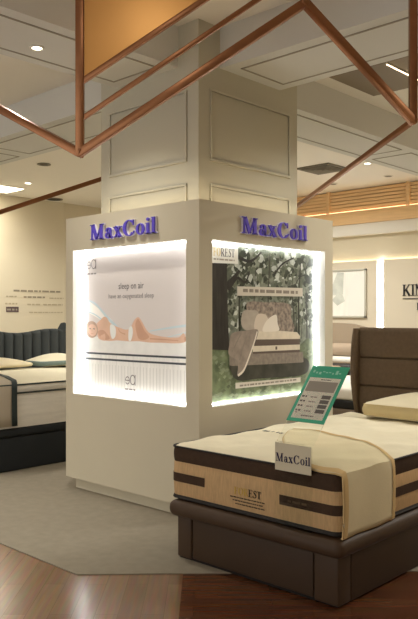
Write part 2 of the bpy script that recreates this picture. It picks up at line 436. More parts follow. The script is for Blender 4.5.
# right-hand wall dressing: panelling with its lit top, upright light line, oak louvres
m = MB(); m.box((-8.4, 7.50, 0), (-2.945, 7.6, 2.46), M['panel']); m.box((-2.815, 7.50, 0), (5.99, 7.6, 2.46), M['panel'])
m.box((-2.945, 7.57, 0), (-2.815, 7.6, 2.46), M['white'])
pn = m.build('wall_panelling', label='pale wall panelling below the oak louvres', **st)
m = MB(); m.box((-2.955, 7.545, .1), (-2.845, 7.57, 2.455), M['led']); m.build('light_strip', pn, 0, label='upright white light line')
m = MB(); m.box((-8.3, 7.575, 2.461), (5.95, 7.595, 2.466), M['led_soft']); m.build('light_strip', pn, 0, label='warm cove light on the panelling top')
m = MB(); m.box((-8.4, 7.46, 2.92), (5.99, 7.6, 3.12), M['white'], .004, 2); m.build('trim_1', label='white pelmet under the oak louvres', **st)
m = MB(); m.box((-8.4, 7.53, 3.12), (5.99, 7.6, H), M['oak_gap'])
m.box((-8.4, 7.42, 3.12), (5.99, 7.53, 3.345), M['oak'], .005, 2)
for k in range(6):
    z = 3.385+k*.06
    m.mesh([(-8.4, 7.47, z), (5.99, 7.47, z), (5.99, 7.47, z+.046), (-8.4, 7.47, z+.046), (-8.4, 7.53, z+.008), (5.99, 7.53, z+.008), (5.99, 7.53, z+.052), (-8.4, 7.53, z+.052)],
           [(0, 1, 2, 3), (3, 2, 6, 7), (1, 0, 4, 5), (0, 3, 7, 4), (1, 5, 6, 2)], M['oak'])
for x in (-7.3, -5.63, -3.96, -2.36, -.7, 1.0, 2.7): m.box((x, 7.44, 3.345), (x+.07, 7.53, H), M['oak'], .005, 2)
oakf = m.build('trim_2', label='oak louvre frieze under the ceiling', **st)
m = MB(); m.box((-8.3, 7.445, 3.346), (5.95, 7.460, 3.362), M['led_dim']); m.build('light_strip', oakf, 0, label='warm light line along the oak frieze')

# ------------------------------------------------------------------ display kiosk around the column
kz0, kz1 = .104, 2.333; kx0, ky1 = -1.61, 1.70
LX0, LX1, LZ0, LZ1, ND = -1.509, -.135, .828, 2.052, .12
RY0, RY1 = .137, 1.581
k_ = thing('display_kiosk', (-.8, .85, 0), 'cream display kiosk wrapped around the column with two lit poster niches', 'kiosk')
m = MB(); K = M['kiosk']
fr = lambda u, v, d: (u, d, v)          # left face, depth along +y
fl = lambda u, v, d: (-d, u, v)         # right face, depth along -x
def faced(fn, a0, a1, n0, n1, flip=False):
    q = lambda u0, u1, v0, v1, d=0: m.face([fn(u0, v0, d), fn(u1, v0, d), fn(u1, v1, d), fn(u0, v1, d)], K)
    q(a0, a1, kz0, LZ0); q(a0, a1, LZ1, kz1); q(a0, n0, LZ0, LZ1); q(n1, a1, LZ0, LZ1)
    W = M['white']
    m.face([fn(n0, LZ0, 0), fn(n0, LZ1, 0), fn(n0, LZ1, ND), fn(n0, LZ0, ND)], W)
    m.face([fn(n1, LZ0, 0), fn(n1, LZ1, 0), fn(n1, LZ1, ND), fn(n1, LZ0, ND)], W)
    m.face([fn(n0, LZ0, 0), fn(n1, LZ0, 0), fn(n1, LZ0, ND), fn(n0, LZ0, ND)], W)
    m.face([fn(n0, LZ1, 0), fn(n1, LZ1, 0), fn(n1, LZ1, ND), fn(n0, LZ1, ND)], W)
    m.face([fn(n0, LZ0, ND), fn(n1, LZ0, ND), fn(n1, LZ1, ND), fn(n0, LZ1, ND)], W)
faced(fr, kx0, 0, LX0, LX1); faced(fl, 0, ky1, RY0, RY1)
m.face([(kx0, 0, kz0), (kx0, ky1, kz0), (kx0, ky1, kz1), (kx0, 0, kz1)], K)
m.face([(kx0, ky1, kz0), (0, ky1, kz0), (0, ky1, kz1), (kx0, ky1, kz1)], K)
m.face([(kx0, 0, kz0), (0, 0, kz0), (0, ky1, kz0), (kx0, ky1, kz0)], K)
m.face([(kx0, 0, kz1), (0, 0, kz1), (0, ky1, kz1), (kx0, ky1, kz1)], K)
m.build('body', k_, 0)
m = MB(); m.box((kx0+.06, .06, .006), (-.06, ky1-.06, kz0), K, .002, 1); m.build('plinth', k_, 0)
for (fn, n0, n1, who) in ((fr, LX0, LX1, 'left'), (fl, RY0, RY1, 'right')):
    t0, t1, s = .085, .097, .012
    for (u0, u1, v0, v1) in ((n0, n0+s, LZ0, LZ1), (n1-s, n1, LZ0, LZ1), (n0+s, n1-s, LZ0, LZ0+s), (n0+s, n1-s, LZ1-s, LZ1)):
        a, b = fn(u0, v0, t0), fn(u1, v1, t1)
        m = MB(); m.box([min(a[i], b[i]) for i in range(3)], [max(a[i], b[i]) for i in range(3)], M['led'])
        m.build('light_strip', k_, 0)
m = MB()                                                   # warm cove line on the kiosk's top ledge
m.box((-1.40, .06, kz1), (-.07, .075, kz1+.012), M['led_soft']); m.box((-.075, .09, kz1), (-.06, 1.5, kz1+.012), M['led_soft'])
m.build('cove_light', k_, 0)

# letters on the kiosk
def letters(fn, u0, width, v0, h, label):
    root = thing('sign_lettering', fn(u0, v0, -.001), label, 'sign')
    adv = [glyph(c)[0] for c in 'MaxCoil']; sx = width/sum(adv); u = u0
    for c, a in zip('MaxCoil', adv):
        tr = lambda p: (u+p[0]*sx, v0+p[1]*h)
        f_ = MB(); extrude2d(f_, [[tr(p) for p in q] for q in glyph(c)[1]], fn, -.030, -.018, M['purple'])
        lo = f_.build('letter', root, 0)
        b_ = MB(); extrude2d(b_, [[tr(p) for p in q] for q in glyph(c, .028)[1]], fn, -.018, -.001, M['letter_edge'])
        b_.build('letter_edge', lo, 0)
        u += a*sx
letters(fr, -1.240, .815, 2.122, .122, 'purple raised company name lettering above the reclining woman poster')
letters(fl, .438, .85, 2.124, .124, 'purple raised company name lettering above the forest bed poster')

# ------------------------------------------------------------------ posters (flat prints inside the niches)
class Print:
    def __init__(s, fn, u0): s.mb = MB(); s.fn = fn; s.u0 = u0; s.k = 0
    def F(s, u, v, d=0): return s.fn(s.u0+u, LZ0+v, s.d0-d)
    d0 = .112
    def poly(s, pts, m, lay=None):
        s.k = s.k+1 if lay is None else lay
        s.mb.face([s.F(p[0], p[1], s.k*.00004) for p in pts], m)
    def blob(s, pts, m, n=6): s.poly(spline([(p[0], p[1], 0) for p in pts], n), m)
    def line(s, pts, ws, m):
        s.k += 1
        p = spline([(q[0], q[1], 0) for q in pts], 5, False)
        W = [ws]*len(p) if not isinstance(ws, (list, tuple)) else [ws[0]+(ws[1]-ws[0])*i/(len(p)-1) for i in range(len(p))]
        for q in S_([Vector((a[0], a[1])) for a in p], W): s.mb.face([s.F(x.x, x.y, s.k*.00004) for x in q], m)
    def frame(s):
        s.k += 1; k = s.k
        return lambda u, v, d: s.F(u, v, k*.00004)

pm = {n: pmat(n, c, **k) for n, c, k in [
    ('mist', (208, 199, 192), {}), ('haze', (232, 226, 216), {}), ('skin', (212, 174, 148), dict(noise=(7, .07))), ('skin_shade', (196, 152, 126), dict(noise=(7, .07))),
    ('bikini', (222, 220, 212), {}), ('hair', (176, 146, 124), {}), ('sheet', (224, 220, 212), dict(noise=(12, .05))), ('swoosh', (190, 204, 206), {}),
    ('ink', (84, 78, 76), {}), ('ink2', (120, 112, 108), {}), ('line', (70, 72, 74), {}), ('rib', (206, 202, 194), {}), ('tick', (224, 220, 212), dict(noise=(22, .09, (3, 1, .15)))),
    ('forest', (120, 123, 106), dict(noise=(15, .6))), ('leaf', (60, 63, 50), dict(noise=(24, .4))), ('leaf3', (94, 98, 80), dict(noise=(24, .4))), ('leaf2', (182, 184, 170), dict(noise=(20, .2))), ('trunk2', (58, 56, 46), dict(noise=(20, .3))), ('trunk', (52, 48, 42), dict(noise=(12, .3, (1, 3, .4)))),
    ('grass', (104, 112, 82), dict(noise=(11, .5))), ('grass2', (100, 106, 78), dict(noise=(14, .4))), ('grass3', (128, 134, 106), dict(noise=(14, .3))), ('shadow', (66, 64, 54), dict(noise=(9, .35))), ('plate', (226, 222, 210), {}), ('gold', (206, 178, 92), {}),
    ('sepia', (164, 152, 136), dict(noise=(20, .08))), ('sepia2', (132, 120, 106), dict(noise=(30, .2))), ('weave', (136, 122, 108), dict(noise=(30, .6))),
    ('cushion', (196, 180, 160), {}), ('cushion2', (216, 204, 186), {}), ('cream', (206, 192, 168), dict(noise=(18, .08))), ('brown', (94, 80, 70), {}), ('banner', (196, 186, 168), {}),
    ('rug', (142, 128, 114), dict(noise=(18, .2)))]}

# reclining woman
W_, H_ = LX1-LX0, LZ1-LZ0
p = Print(fr, LX0); e_ = .012
p.poly([(e_, e_), (W_-e_, e_), (W_-e_, H_-e_), (e_, H_-e_)], pm['mist'])
p.blob([(.02, .80), (.12, .77), (.30, .68), (.40, .62), (.34, .60), (.16, .66), (.02, .72)], pm['haze'])
p.line([(.02, .80), (.16, .77), (.33, .65), (.47, .56)], [.012, .03], pm['swoosh'])
p.line([(.02, .70), (.15, .68), (.32, .60)], [.008, .014], pm['swoosh'])
p.line([(1.34, .60), (1.1, .575), (.86, .545)], [.022, .008], pm['swoosh'])
p.line([(1.34, .555), (1.16, .52), (.98, .485)], [.007, .007], pm['swoosh'])
p.poly([(.02, .465), (.5, .47), (1.36, .475), (1.36, .02), (.02, .02)], pm['tick'])
p.blob([(.02, .47), (.3, .485), (.7, .47), (1.1, .475), (1.36, .47), (1.36, .36), (.9, .352), (.4, .352), (.02, .352)], pm['sheet'])
# body: torso and legs, one outline
p.blob([(.19, .585), (.25, .63), (.31, .655), (.36, .61), (.42, .585), (.50, .565), (.56, .553), (.62, .565), (.67, .628), (.72, .655), (.765, .62),
        (.82, .555), (.88, .522), (1.0, .505), (1.12, .50), (1.19, .505), (1.235, .535), (1.262, .50), (1.25, .468), (1.14, .456), (1.0, .457), (.86, .455),
        (.72, .462), (.6, .458), (.46, .462), (.36, .455), (.27, .46), (.21, .475), (.19, .53)], pm['skin'], 5)
p.blob([(.685, .60), (.715, .64), (.75, .61), (.80, .545), (.85, .50), (.80, .475), (.73, .48), (.70, .53)], pm['skin_shade'])   # raised knee's inner side
p.line([(.86, .485), (1.02, .482), (1.18, .478)], [.012, .006], pm['skin_shade'])
p.blob([(.20, .53), (.27, .545), (.33, .51), (.36, .475), (.30, .462), (.24, .475)], pm['skin_shade'])
p.line([(.47, .56), (.50, .53), (.56, .515)], [.006, .01], pm['skin_shade'])
p.blob([(.37, .592), (.42, .582), (.44, .55), (.435, .50), (.41, .475), (.385, .48), (.365, .53)], pm['bikini'])
p.blob([(.605, .56), (.64, .58), (.655, .54), (.645, .49), (.625, .462), (.60, .475)], pm['bikini'])
p.blob([(.03, .56), (.06, .605), (.12, .62), (.175, .60), (.20, .55), (.185, .50), (.12, .475), (.05, .50)], pm['hair'])
p.blob([(.06, .555), (.10, .59), (.16, .585), (.188, .545), (.17, .505), (.12, .49), (.075, .515)], pm['skin'])
p.line([(.085, .556), (.105, .553)], .009, pm['ink2']); p.line([(.135, .556), (.158, .552)], .009, pm['ink2']); p.line([(.105, .512), (.14, .512)], .007, pm['skin_shade'])
p.line([(.12, .55), (.122, .53)], .006, pm['skin_shade'])
p.line([(.33, .56), (.30, .635), (.245, .615), (.19, .585)], [.05, .03], pm['skin'])        # arm bent up behind the head
p.line([(.30, .50), (.24, .478), (.30, .468)], [.034, .026], pm['skin'])
for k in range(4): p.line([(1.245, .50-.008*k), (1.268, .506-.009*k)], .006, pm['skin_shade'])   # toes
for v in (.345, .297): p.line([(.02, v), (.7, v+.002), (1.36, v+.007)], .016, pm['line'])
for i in range(34):
    u = .05+i*.0385
    p.poly([(u, .06), (u+.008, .06), (u+.008, .255), (u, .255)], pm['rib'])
fr_ = p.frame()
sans(p.mb, 'sleep on air', .075, fr_, 0, pm['ink'], .475, .885, .31)
sans(p.mb, 'have an oxygenated sleep', .055, fr_, 0, pm['ink2'], .345, .81, .56)
def rings_logo(u, v, s, mt):
    f0 = p.frame(); q = O_(.30, .35, .28, .33, .07, .07, -150, 180)+B_(.02, .32, .56, .39)+O_(.95, .42, .34, .42, .08, .08)+B_(1.20, .0, 1.29, .84)
    for g_ in q: p.mb.face([f0(u+x[0]*s, v+x[1]*s, 0) for x in g_], mt)
rings_logo(.05, 1.065, .10, pm['ink2']); fr_ = p.frame(); dashes(p.mb, .05, .19, 1.02, .012, fr_, 0, pm['ink2'], 3)
rings_logo(.56, .105, .10, pm['ink2']); fr_ = p.frame(); dashes(p.mb, .56, .70, .062, .012, fr_, 0, pm['ink2'], 8)
p.mb.build('poster', None, 0, label='backlit poster of a woman reclining on a white mattress', cat='poster')

# bed in a forest
W_ = RY1-RY0
p = Print(fl, RY0)
p.poly([(e_, e_), (W_-e_, e_), (W_-e_, H_-e_), (e_, H_-e_)], pm['forest'])
random.seed(5)
for i in range(620):
    u, v = random.uniform(.25, W_-.04), random.uniform(.56, H_-.04); r = random.uniform(.008, .030)*(1.3 if v > .9 else 1)
    n = random.randint(5, 8); a0 = random.random()*6
    p.k = 2+i % 7
    p.poly([(min(W_-e_, max(e_, u+r*(.4+1.1*random.random())*cos(a0+6.283*k/n))), min(H_-e_, v+r*(.4+.9*random.random())*sin(a0+6.283*k/n))) for k in range(n)],
           pm[('leaf', 'leaf3', 'leaf2', 'leaf3', 'leaf')[i % 5]], 2+i*.02)
for u, wd, tp in ((.44, .022, .92), (.62, .014, 1.05), (.80, .020, 1.18), (1.13, .016, .98), (1.22, .030, 1.12), (1.33, .014, .9)):
    p.line([(u, .44), (u+.012*sin(u*40), .62), (u-.01, .8), (u+.015*cos(u*31), tp)], [wd, wd*.5], pm['trunk2'])
for k in range(40):
    u = .42+.95*hsh(k); p.line([(u, .43+.04*hsh(k+3)), (u+.02*(hsh(k+7)-.5), .56+.16*hsh(k+5))], [.010, .004], pm['trunk2' if k % 2 else 'leaf'])
p.line([(.86, 1.0), (.98, 1.1), (1.14, 1.16)], [.02, .012], pm['trunk']); p.line([(1.08, .8), (1.2, .98), (1.3, 1.02)], [.012, .008], pm['trunk'])
p.line([(.30, .86), (.40, .96), (.50, .93), (.55, 1.02)], [.03, .014], pm['trunk'])
p.line([(.40, 1.13), (.56, 1.10), (.70, 1.18)], [.03, .015], pm['trunk'])
gtop = [(W_-e_-(W_-2*e_)*k/40, .425+.03*hsh(k)+.02*sin(k*.7)) for k in range(41)]
p.poly([(e_, e_), (W_-e_, e_)]+gtop, pm['grass'])
for k in range(240):
    u, v = e_+.03+(W_-.09)*hsh(k+.3), e_+.03+.34*hsh(k*1.7+.9); w0 = .012+.03*hsh(k+11)
    p.poly([(max(e_, u-w0), v), (u, v-.012-.01*hsh(k)), (min(W_-e_, u+w0), v+.004), (u+.3*w0, v+.016)], pm['grass2' if k % 2 else 'grass3'])

p.blob([(.34, .30), (.8, .33), (1.28, .30), (1.34, .20), (1.2, .15), (.7, .16), (.42, .16), (.33, .22)], pm['shadow'])
p.poly([(e_, .42), (.30, .40), (.285, .6), (.27, 1.07), (e_, 1.06)], pm['trunk'])
p.line([(.22, .86), (.34, .95), (.42, 1.02)], [.06, .02], pm['trunk'])
p.blob([(.50, .57), (.505, .70), (.52, .775), (.75, .775), (1.06, .765), (1.09, .65), (1.12, .53), (.8, .50), (.55, .52)], pm['weave'], 3)
p.poly([(.30, .385), (1.255, .352), (1.265, .265), (1.24, .262), (.33, .278), (.30, .285)], pm['sepia2'])
p.poly([(.36, .52), (.62, .56), (1.17, .525), (1.215, .49), (1.21, .465), (.62, .475), (.36, .46)], pm['cream'])
p.poly([(.60, .476), (1.21, .466), (1.21, .415), (.60, .418)], pm['brown']); p.poly([(.58, .424), (1.21, .418), (1.21, .372), (.58, .376)], pm['cream'])
p.poly([(.58, .378), (1.21, .374), (1.21, .352), (.58, .362)], pm['brown']); p.poly([(.87, .412), (.895, .412), (.895, .385), (.87, .385)], pm['brown'])
p.blob([(.44, .60), (.46, .70), (.56, .71), (.64, .70), (.68, .62), (.66, .545), (.5, .55)], pm['sepia'], 4)
p.blob([(.60, .56), (.63, .67), (.72, .68), (.76, .66), (.80, .58), (.74, .54)], pm['cushion'], 4)
p.blob([(.70, .545), (.76, .63), (.88, .675), (.90, .60), (.92, .545), (.8, .535)], pm['cushion2'], 4)
p.blob([(.33, .53), (.5, .55), (.64, .555), (.63, .49), (.57, .42), (.52, .33), (.45, .23), (.39, .20), (.40, .27), (.37, .33), (.29, .37), (.30, .45)], pm['rug'], 4)
p.line([(.635, .54), (.60, .46), (.54, .35), (.47, .24), (.40, .20)], [.012, .02], pm['cushion2'])
p.line([(.52, .53), (.46, .42), (.42, .32)], [.01, .014], pm['sepia2']); p.line([(.43, .52), (.37, .44), (.33, .39)], [.01, .012], pm['sepia2'])
p.poly([(.39, .895), (1.25, .905), (1.25, .832), (.39, .822)], pm['banner'])
fr_ = p.frame(); dashes(p.mb, .46, 1.18, .852, .026, fr_, 0, pm['sepia2'], 21)
p.poly([(.37, .145), (1.22, .135), (1.22, .095), (.37, .10)], pm['banner']); fr_ = p.frame(); dashes(p.mb, .42, 1.16, .112, .014, fr_, 0, pm['sepia2'], 31)
p.poly([(e_, 1.06), (.40, 1.07), (.40, H_-e_), (e_, H_-e_)], pm['plate'])
fr_ = p.frame(); k0 = [0]
word(p.mb, 'FOREST', .062, fr_, 0, 0, lambda c: pm['gold'] if (k0.append(1) or len(k0) <= 3) else pm['ink'], .115, 1.118, .245)
fr_ = p.frame(); dashes(p.mb, .12, .36, 1.088, .012, fr_, 0, pm['sepia'], 5)
p.mb.build('poster', None, 0, label='backlit poster of a dressed bed standing in a forest', cat='poster')

# ------------------------------------------------------------------ hanging copper frame looping around the column
A, B_pt, Cc, E_, F_, D_, G_ = (.349, -1.306, 2.394), (1.253, -.455, 3.221), (1.542, .230, 2.651), (-1.512, 2.711, 2.507), (-2.17, 2.091, 3.366), (-2.87, -.218, 2.398), (-.977, -1.457, 3.082)
hf = thing('hanging_frame', A, 'zigzag copper bar frame with a brass sheet hung around the column', 'hanging frame')
T = .045
def hbar(a, b, name='bar', t=T, **k): MB().bar(a, b, t, M['copper'], ext=t*.35).build(name, hf, **k)
hbar(A, B_pt); hbar(B_pt, Cc); hbar(Cc, E_, t=.032); hbar(E_, F_); hbar(F_, D_); hbar(D_, G_); hbar(G_, A)
for q in (A, B_pt, Cc, E_, F_, D_, G_):
    hbar((q[0], q[1], q[2]), (q[0], q[1], H-.01), 'post')
dA, dB = Vector(A), Vector(B_pt)
s_ = (Vector(B_pt)-dA)
def on(u, z): return (dA.x+s_.x*u, dA.y+s_.y*u, z)
hbar(on(.012, 2.585), on(.99, 3.408), t=.026)
hbar(on(.012, 2.79), on(.99, 3.60), t=.03)
m = MB(); n_ = Vector((s_.y, -s_.x, 0)).normalized()*.005
q = [on(.02, 2.80), on(.985, 3.60), on(.985, H-.012), on(.02, H-.012)]
m.loft([[tuple(Vector(v)+n_) for v in q], [tuple(Vector(v)-n_) for v in q]], M['brass']); m.build('panel', hf, 0, label='brass sheet')

# ------------------------------------------------------------------ brown bed
bx0, bx1, by0, by1 = .392, 1.565, -.60, 1.46
bed = thing('bed_frame', (.985, .43, 0), 'dark brown upholstered bed base with a tall headboard beside the kiosk', 'bed')
zb = .006
m = MB(); m.box((bx0+.012, by0+.012, .0065), (bx1-.012, by1, .05), M['seam']); m.build('plinth', bed)
m = MB(); m.box((bx0+.125, by0+.006, .02), (1.405, by0+.09, .275), M['brown_panel'], .008); m.build('front_panel', bed)
m = MB(); m.box((bx0, by0, .012), (bx0+.118, by0+.12, .275), M['brown'], .012); m.build('corner_post', bed)
m = MB(); m.box((1.412, by0, .012), (bx1, by0+.12, .275), M['brown'], .012); m.build('corner_post', bed)
m = MB(); m.box((bx1-.05, by0+.122, .012), (bx1, by1, .275), M['brown_panel'], .008); m.build('side_panel', bed)
m = MB(); m.box((bx0, by0+.122, .012), (bx0+.05, by1, .275), M['brown_panel'], .008); m.build('side_panel', bed)
m = MB(); m.loft(rslab(.352, 1.612, -.655, 1.46, .268, .362, .05, .04), M['brown']); m.build('rail', bed)
# headboard: two wings and cushioned bands
for s, xa, xb in ((-1, .372, .415), (1, 1.557, 1.600)):
    rings = []
    for k in range(13):
        t = k/12; z = .02+1.37*t; dep = .05+.085*sin(pi*min(1, max(0, (t-.35)/.85)))
        wv = (.016*sin(pi*min(1, max(0, (t-.45)/.62)))-.024*max(0, .62-t)/.62)*(1 if s > 0 else -1)
        rings.append([(x, y, z) for x, y in rr(xa+(wv if s < 0 else 0), xb+(wv if s > 0 else 0), 1.56-dep-.02, 1.60, .022, 5)])
    m = MB(); m.loft(rings, M['headboard']); m.build('headboard_wing', bed)
m = MB(); m.box((.40, 1.50, .02), (1.572, 1.59, 1.385), M['headboard'], .01); m.build('headboard_back', bed)
for z0, z1 in ((.37, .700), (.704, .922), (.926, 1.152), (1.156, 1.398)):
    rings = []
    for k in range(9):
        a = pi*k/8; d = .02*sin(a)**.6
        rings.append([(x, y, z0+(z1-z0)*(.5-.5*cos(a))) for x, y in rr(.406, 1.566, 1.485-d, 1.52, .012, 4)])
    m = MB(); m.loft(rings, M['headboard']); m.build('headboard_cushion', bed)

# mattress: banded borders, piping and quilted top
mx0, mx1, my0, my1, mr = .332, 1.572, -.60, 1.45, .06
mt = thing('mattress', (.967, .42, .362), 'brown and tan banded mattress with a cream quilted top on the brown bed', 'mattress')
ol = lambda off: rr(mx0-off, mx1+off, my0-off, my1+off, mr+off, 9)
def band(z0, z1, off, m_, name, sel=None, bulge=.004, n=5, ins=.012):
    rings = []
    for k in range(n):
        a = pi*k/(n-1); o_ = off+bulge*sin(a)
        rings.append([(x, y, z0+(z1-z0)*k/(n-1)) for x, y in ol(o_)])
    m = MB()
    if sel is None: m.loft(rings, m_, caps=False)
    return m
m = MB(); m.loft([[(x, y, z) for x, y in ol(o_)] for z, o_ in ((.366, -.02), (.378, -.002), (.39, .0), (.46, .004), (.53, .004), (.595, .0), (.602, -.004), (.66, -.004), (.68, -.01))], M['tan']); m.build('border', mt, 60, label='tan knitted border')
band(.595, .682, -.001, M['darkband'], 'b', bulge=.006).build('upper_band', mt, 60, label='dark brown upper band')
band(.372, .392, .001, M['piping'], 'b').build('lower_edge', mt, 60, label='dark lower edge')
# dark middle patches: over the left front corner, the right front corner and along the side
def patch(test, name):
    pts = ol(.0065); N = len(pts); dense = []
    for i in range(N):
        a, b = Vector(pts[i]), Vector(pts[(i+1) % N]); k = max(1, int((b-a).length/.02))
        for j in range(k): dense.append(tuple(a+(b-a)*j/k))
    idx = [i for i, q in enumerate(dense) if test(*q)]
    # rotate so the run is contiguous
    L = len(dense); S = set(idx); start = next(i for i in idx if (i-1) % L not in S)
    run = []; i = start
    while i % L in S: run.append(dense[i % L]); i += 1
    m = MB(); m.loft([[(x, y, z) for x, y in run] for z in (.474, .500, .528)], M['darkband'], caps=False, closed=False); m.build(name, mt, 60, label='dark brown middle patch')
patch(lambda x, y: (y < -.55 and x < .645) or (x < .42 and y < .2), 'middle_patch')
patch(lambda x, y: (y < -.55 and x > 1.19) or (x > 1.5 and y < .9), 'middle_patch')
def topz(x, y):
    ex = min(x-mx0, mx1-x, y-my0, my1-y)
    return .688+.026*min(1, max(0, ex)/.16)**.6+.007*sin(9*x+2)*sin(8*y+1)+.004*sin(21*x)*sin(19*y)
m = MB(); NX, NY = 40, 60; vs = []; fs = []
for j in range(NY+1):
    for i in range(NX+1):
        u, v = i/NX*2-1, j/NY*2-1
        x = (mx0+mx1)/2+(mx1-mx0-.012)/2*u; y = (my0+my1)/2+(my1-my0-.012)/2*v
        # pull grid corners onto the rounded outline
        cx = max(abs(x-(mx0+mx1)/2)-((mx1-mx0)/2-mr), 0); cy = max(abs(y-(my0+my1)/2)-((my1-my0)/2-mr), 0)
        if cx > 0 and cy > 0:
            l = max(cx, cy)/math.hypot(cx, cy)
            x -= math.copysign(cx-cx*l, u); y -= math.copysign(cy-cy*l, v)
        vs.append((x, y, topz(x, y) if 0 < i < NX and 0 < j < NY else .684+.004*sin(7*x+1)*sin(5*y)))
for j in range(NY):
    for i in range(NX): a = j*(NX+1)+i; fs.append((a, a+1, a+NX+2, a+NX+1))
m.mesh(vs, fs, M['quilt']); m.build('quilted_top', mt, 60, label='cream quilted top')
pts = [(x, y, .686+.004*sin(7*x+1)*sin(5*y)) for x, y in rr(mx0-.002, mx1+.002, my0-.002, my1+.002, mr, 9)]
m = MB(); m.tube(pts, .0065, M['piping'], 8, True); m.build('piping', mt, 60)
m = MB(); m.tube([(x, y, .375) for x, y in ol(.002)], .0065, M['piping'], 8, True); m.build('piping', mt, 60)
for x in (mx0+.014, mx1-.014):
    pass
tf = lambda u, v, d: (u, v, topz(u, v)+.0015+d)
for u, v, l in ((.50, .10, .035), (.545, .085, .02), (.60, .07, .012), (.655, .05, .014), (.685, .042, .02)):
    m = MB(); m.loft([[tf(u, v, d), tf(u+l, v-.4*l, d), tf(u+l, v+.03-.4*l, d), tf(u, v+.03, d)] for d in (0, .0012)], M['greydark'])
    m.build('embroidered_mark', mt, 0, label='small grey embroidered mark')
mfr = lambda u, v, d: (u, my0-.0062-d, v)
m = MB(); k1 = [0]
word(m, 'FOREST', .042, mfr, 0, .0012, lambda c: M['print_yellow'] if (k1.append(1) or len(k1) <= 4) else M['print_dark'], .865, .476, .20)
for i, (u0, u1) in enumerate(((.835, 1.09), (.855, 1.08), (.875, 1.09))): dashes(m, u0, u1, .456-.018*i, .006, mfr, .0006, M['print_dark'], 40+7*i)
m.build('printed_logo', mt, 0, label='gold and dark printed logo')
m = MB(); dashes(m, 1.25, 1.38, .497, .012, lambda u, v, d: (u, my0-.0085-d, v), .0, M['headboard'], 60); m.build('stitched_mark', mt, 0)

# throw laid across the foot end, hanging over the right side
far = spline([(.64, .26, 0), (.80, .285, 0), (1.01, .25, 0), (1.21, .165, 0), (1.40, .05, 0), (1.585, -.085, 0)], 6, False)
near = spline([(.655, .22, 0), (.80, -.06, 0), (1.00, -.31, 0), (1.21, -.55, 0), (1.42, -.604, 0), (1.585, -.60, 0)], 6, False)
n1 = len(far); V_ = []; NV = 18
def throw_pt(i, j):
    t = j/NV
    if i < n1:
        x = near[i][0]+(far[i][0]-near[i][0])*t; y = near[i][1]+(far[i][1]-near[i][1])*t
        xx = min(x, mx1-.004); yy = max(y, my0+.004)
        z = max(topz(xx, yy), .692)+.006
        ed = max(0, 1-(mx1+.012-x)/.05) if x > mx1-.04 else 0
        z -= .008*ed**2
        if y < my0+.03: z -= .012*((my0+.03-y)/.04)
        return (x, y, z)
    k = (i-n1+1)/12.0
    drop = .318*k; w0, w1 = -.60, -.085
    y = w0+(w1-w0)*t + .012*k*(t-.5); x = mx1+.014+.006*sin(k*3)+.004*sin(t*9+k*2)
    return (x, y, .688-drop)
rows = [[throw_pt(i, j) for j in range(NV+1)] for i in range(n1+12)]
# a short return round the front corner
thr = thing('throw', (1.35, -.2, .70), 'cream throw folded over the right side of the brown bed\'s foot', 'throw')
m = MB(); m.loft(rows, M['throw'], caps=False, closed=False)
o = m.build('cloth', thr, 60)
sm = o.modifiers.new('thickness', 'SOLIDIFY'); sm.thickness = .008; sm.offset = 1
def hem_band(c, sgn):
    """flat sewn band along one long edge, lying on the cloth"""
    m = MB(); out = []
    for i, r_ in enumerate(rows):
        if sgn > 0 and i < 14: continue
        a = Vector(r_[c]); b = Vector(r_[c+sgn]); d = b-a
        wd = min(.034, max(d.length*1.6, .012)); q = a+d.normalized()*wd if d.length > 1e-4 else a+Vector((0, .02*sgn, 0))
        hang = i >= n1; o_ = Vector((.011, 0, 0)) if hang else Vector((.004 if i > n1-4 else 0, 0, .011))
        out.append([tuple(a+o_), tuple((a+q)/2+o_*1.15), tuple(q+o_)])
    m.loft(out, M['hem'], caps=False, closed=False)
    m.tube([tuple(Vector(r_[c])+Vector((.004, 0, .003))) for r_ in rows], .0055, M['hem'], 8)
    return m
hem_band(0, 1).build('hem', thr, 60); hem_band(NV, -1).build('hem', thr, 60)
m = MB(); m.tube(rows[-1], .007, M['hem'], 8)
m.build('hem', thr, 60)

# contoured pillow
pl = thing('pillow', (1.05, 1.27, .715), 'cream contoured pillow against the brown headboard', 'pillow')
def pillow_rings(x0, x1, y0, y1, z0, z1, dip, n=9, r=.09, e=None):
    rings = []
    for k in range(n):
        a = pi*k/(n-1); i = (.055*(1-sin(a)**.7)); zz = z0+(z1-z0)*(.5-.5*cos(a))
        ring = []
        for x, y in rr(x0+i, x1-i, y0+i, y1-i, max(r-i*.6, .02), 9):
            u = (x-x0)/(x1-x0)
            ring.append((x, y, zz+dip*sin(pi*u*2.0)*0+ (dip*(sin(pi*u)-.5) if k > n//2 else .012*max(0, sin(pi*(u*2.2-.1))))))
        rings.append(ring)
    return rings
def dome(mb, ring, c, h, m, n=6):
    """closes a ring with a soft dome"""
    rs = []
    for k in range(n):
        t = k/(n-1)*.97
        rs.append([(p[0]+(c[0]-p[0])*t, p[1]+(c[1]-p[1])*t, p[2]+h*sin(t*pi/2)) for p in ring])
    mb.loft(rs, m, caps=False); mb.face(rs[-1], m)
m = MB(); m.loft(pillow_rings(.64, 1.52, 1.08, 1.45, .722, .848, .03), M['pillow'], caps=False)
R_ = pillow_rings(.64, 1.52, 1.08, 1.45, .722, .848, .03)
dome(m, R_[-1], (1.08, 1.28), .08, M['pillow']); m.face(R_[0], M['pillow']); m.build('cushion', pl, 70)
m = MB()
for k in (2, 6):
    m.tube([(p[0]+(p[0]-1.03)*.004, p[1]+(p[1]-1.27)*.01, p[2]) for p in R_[k]], .004, M['gusset'], 6, True)
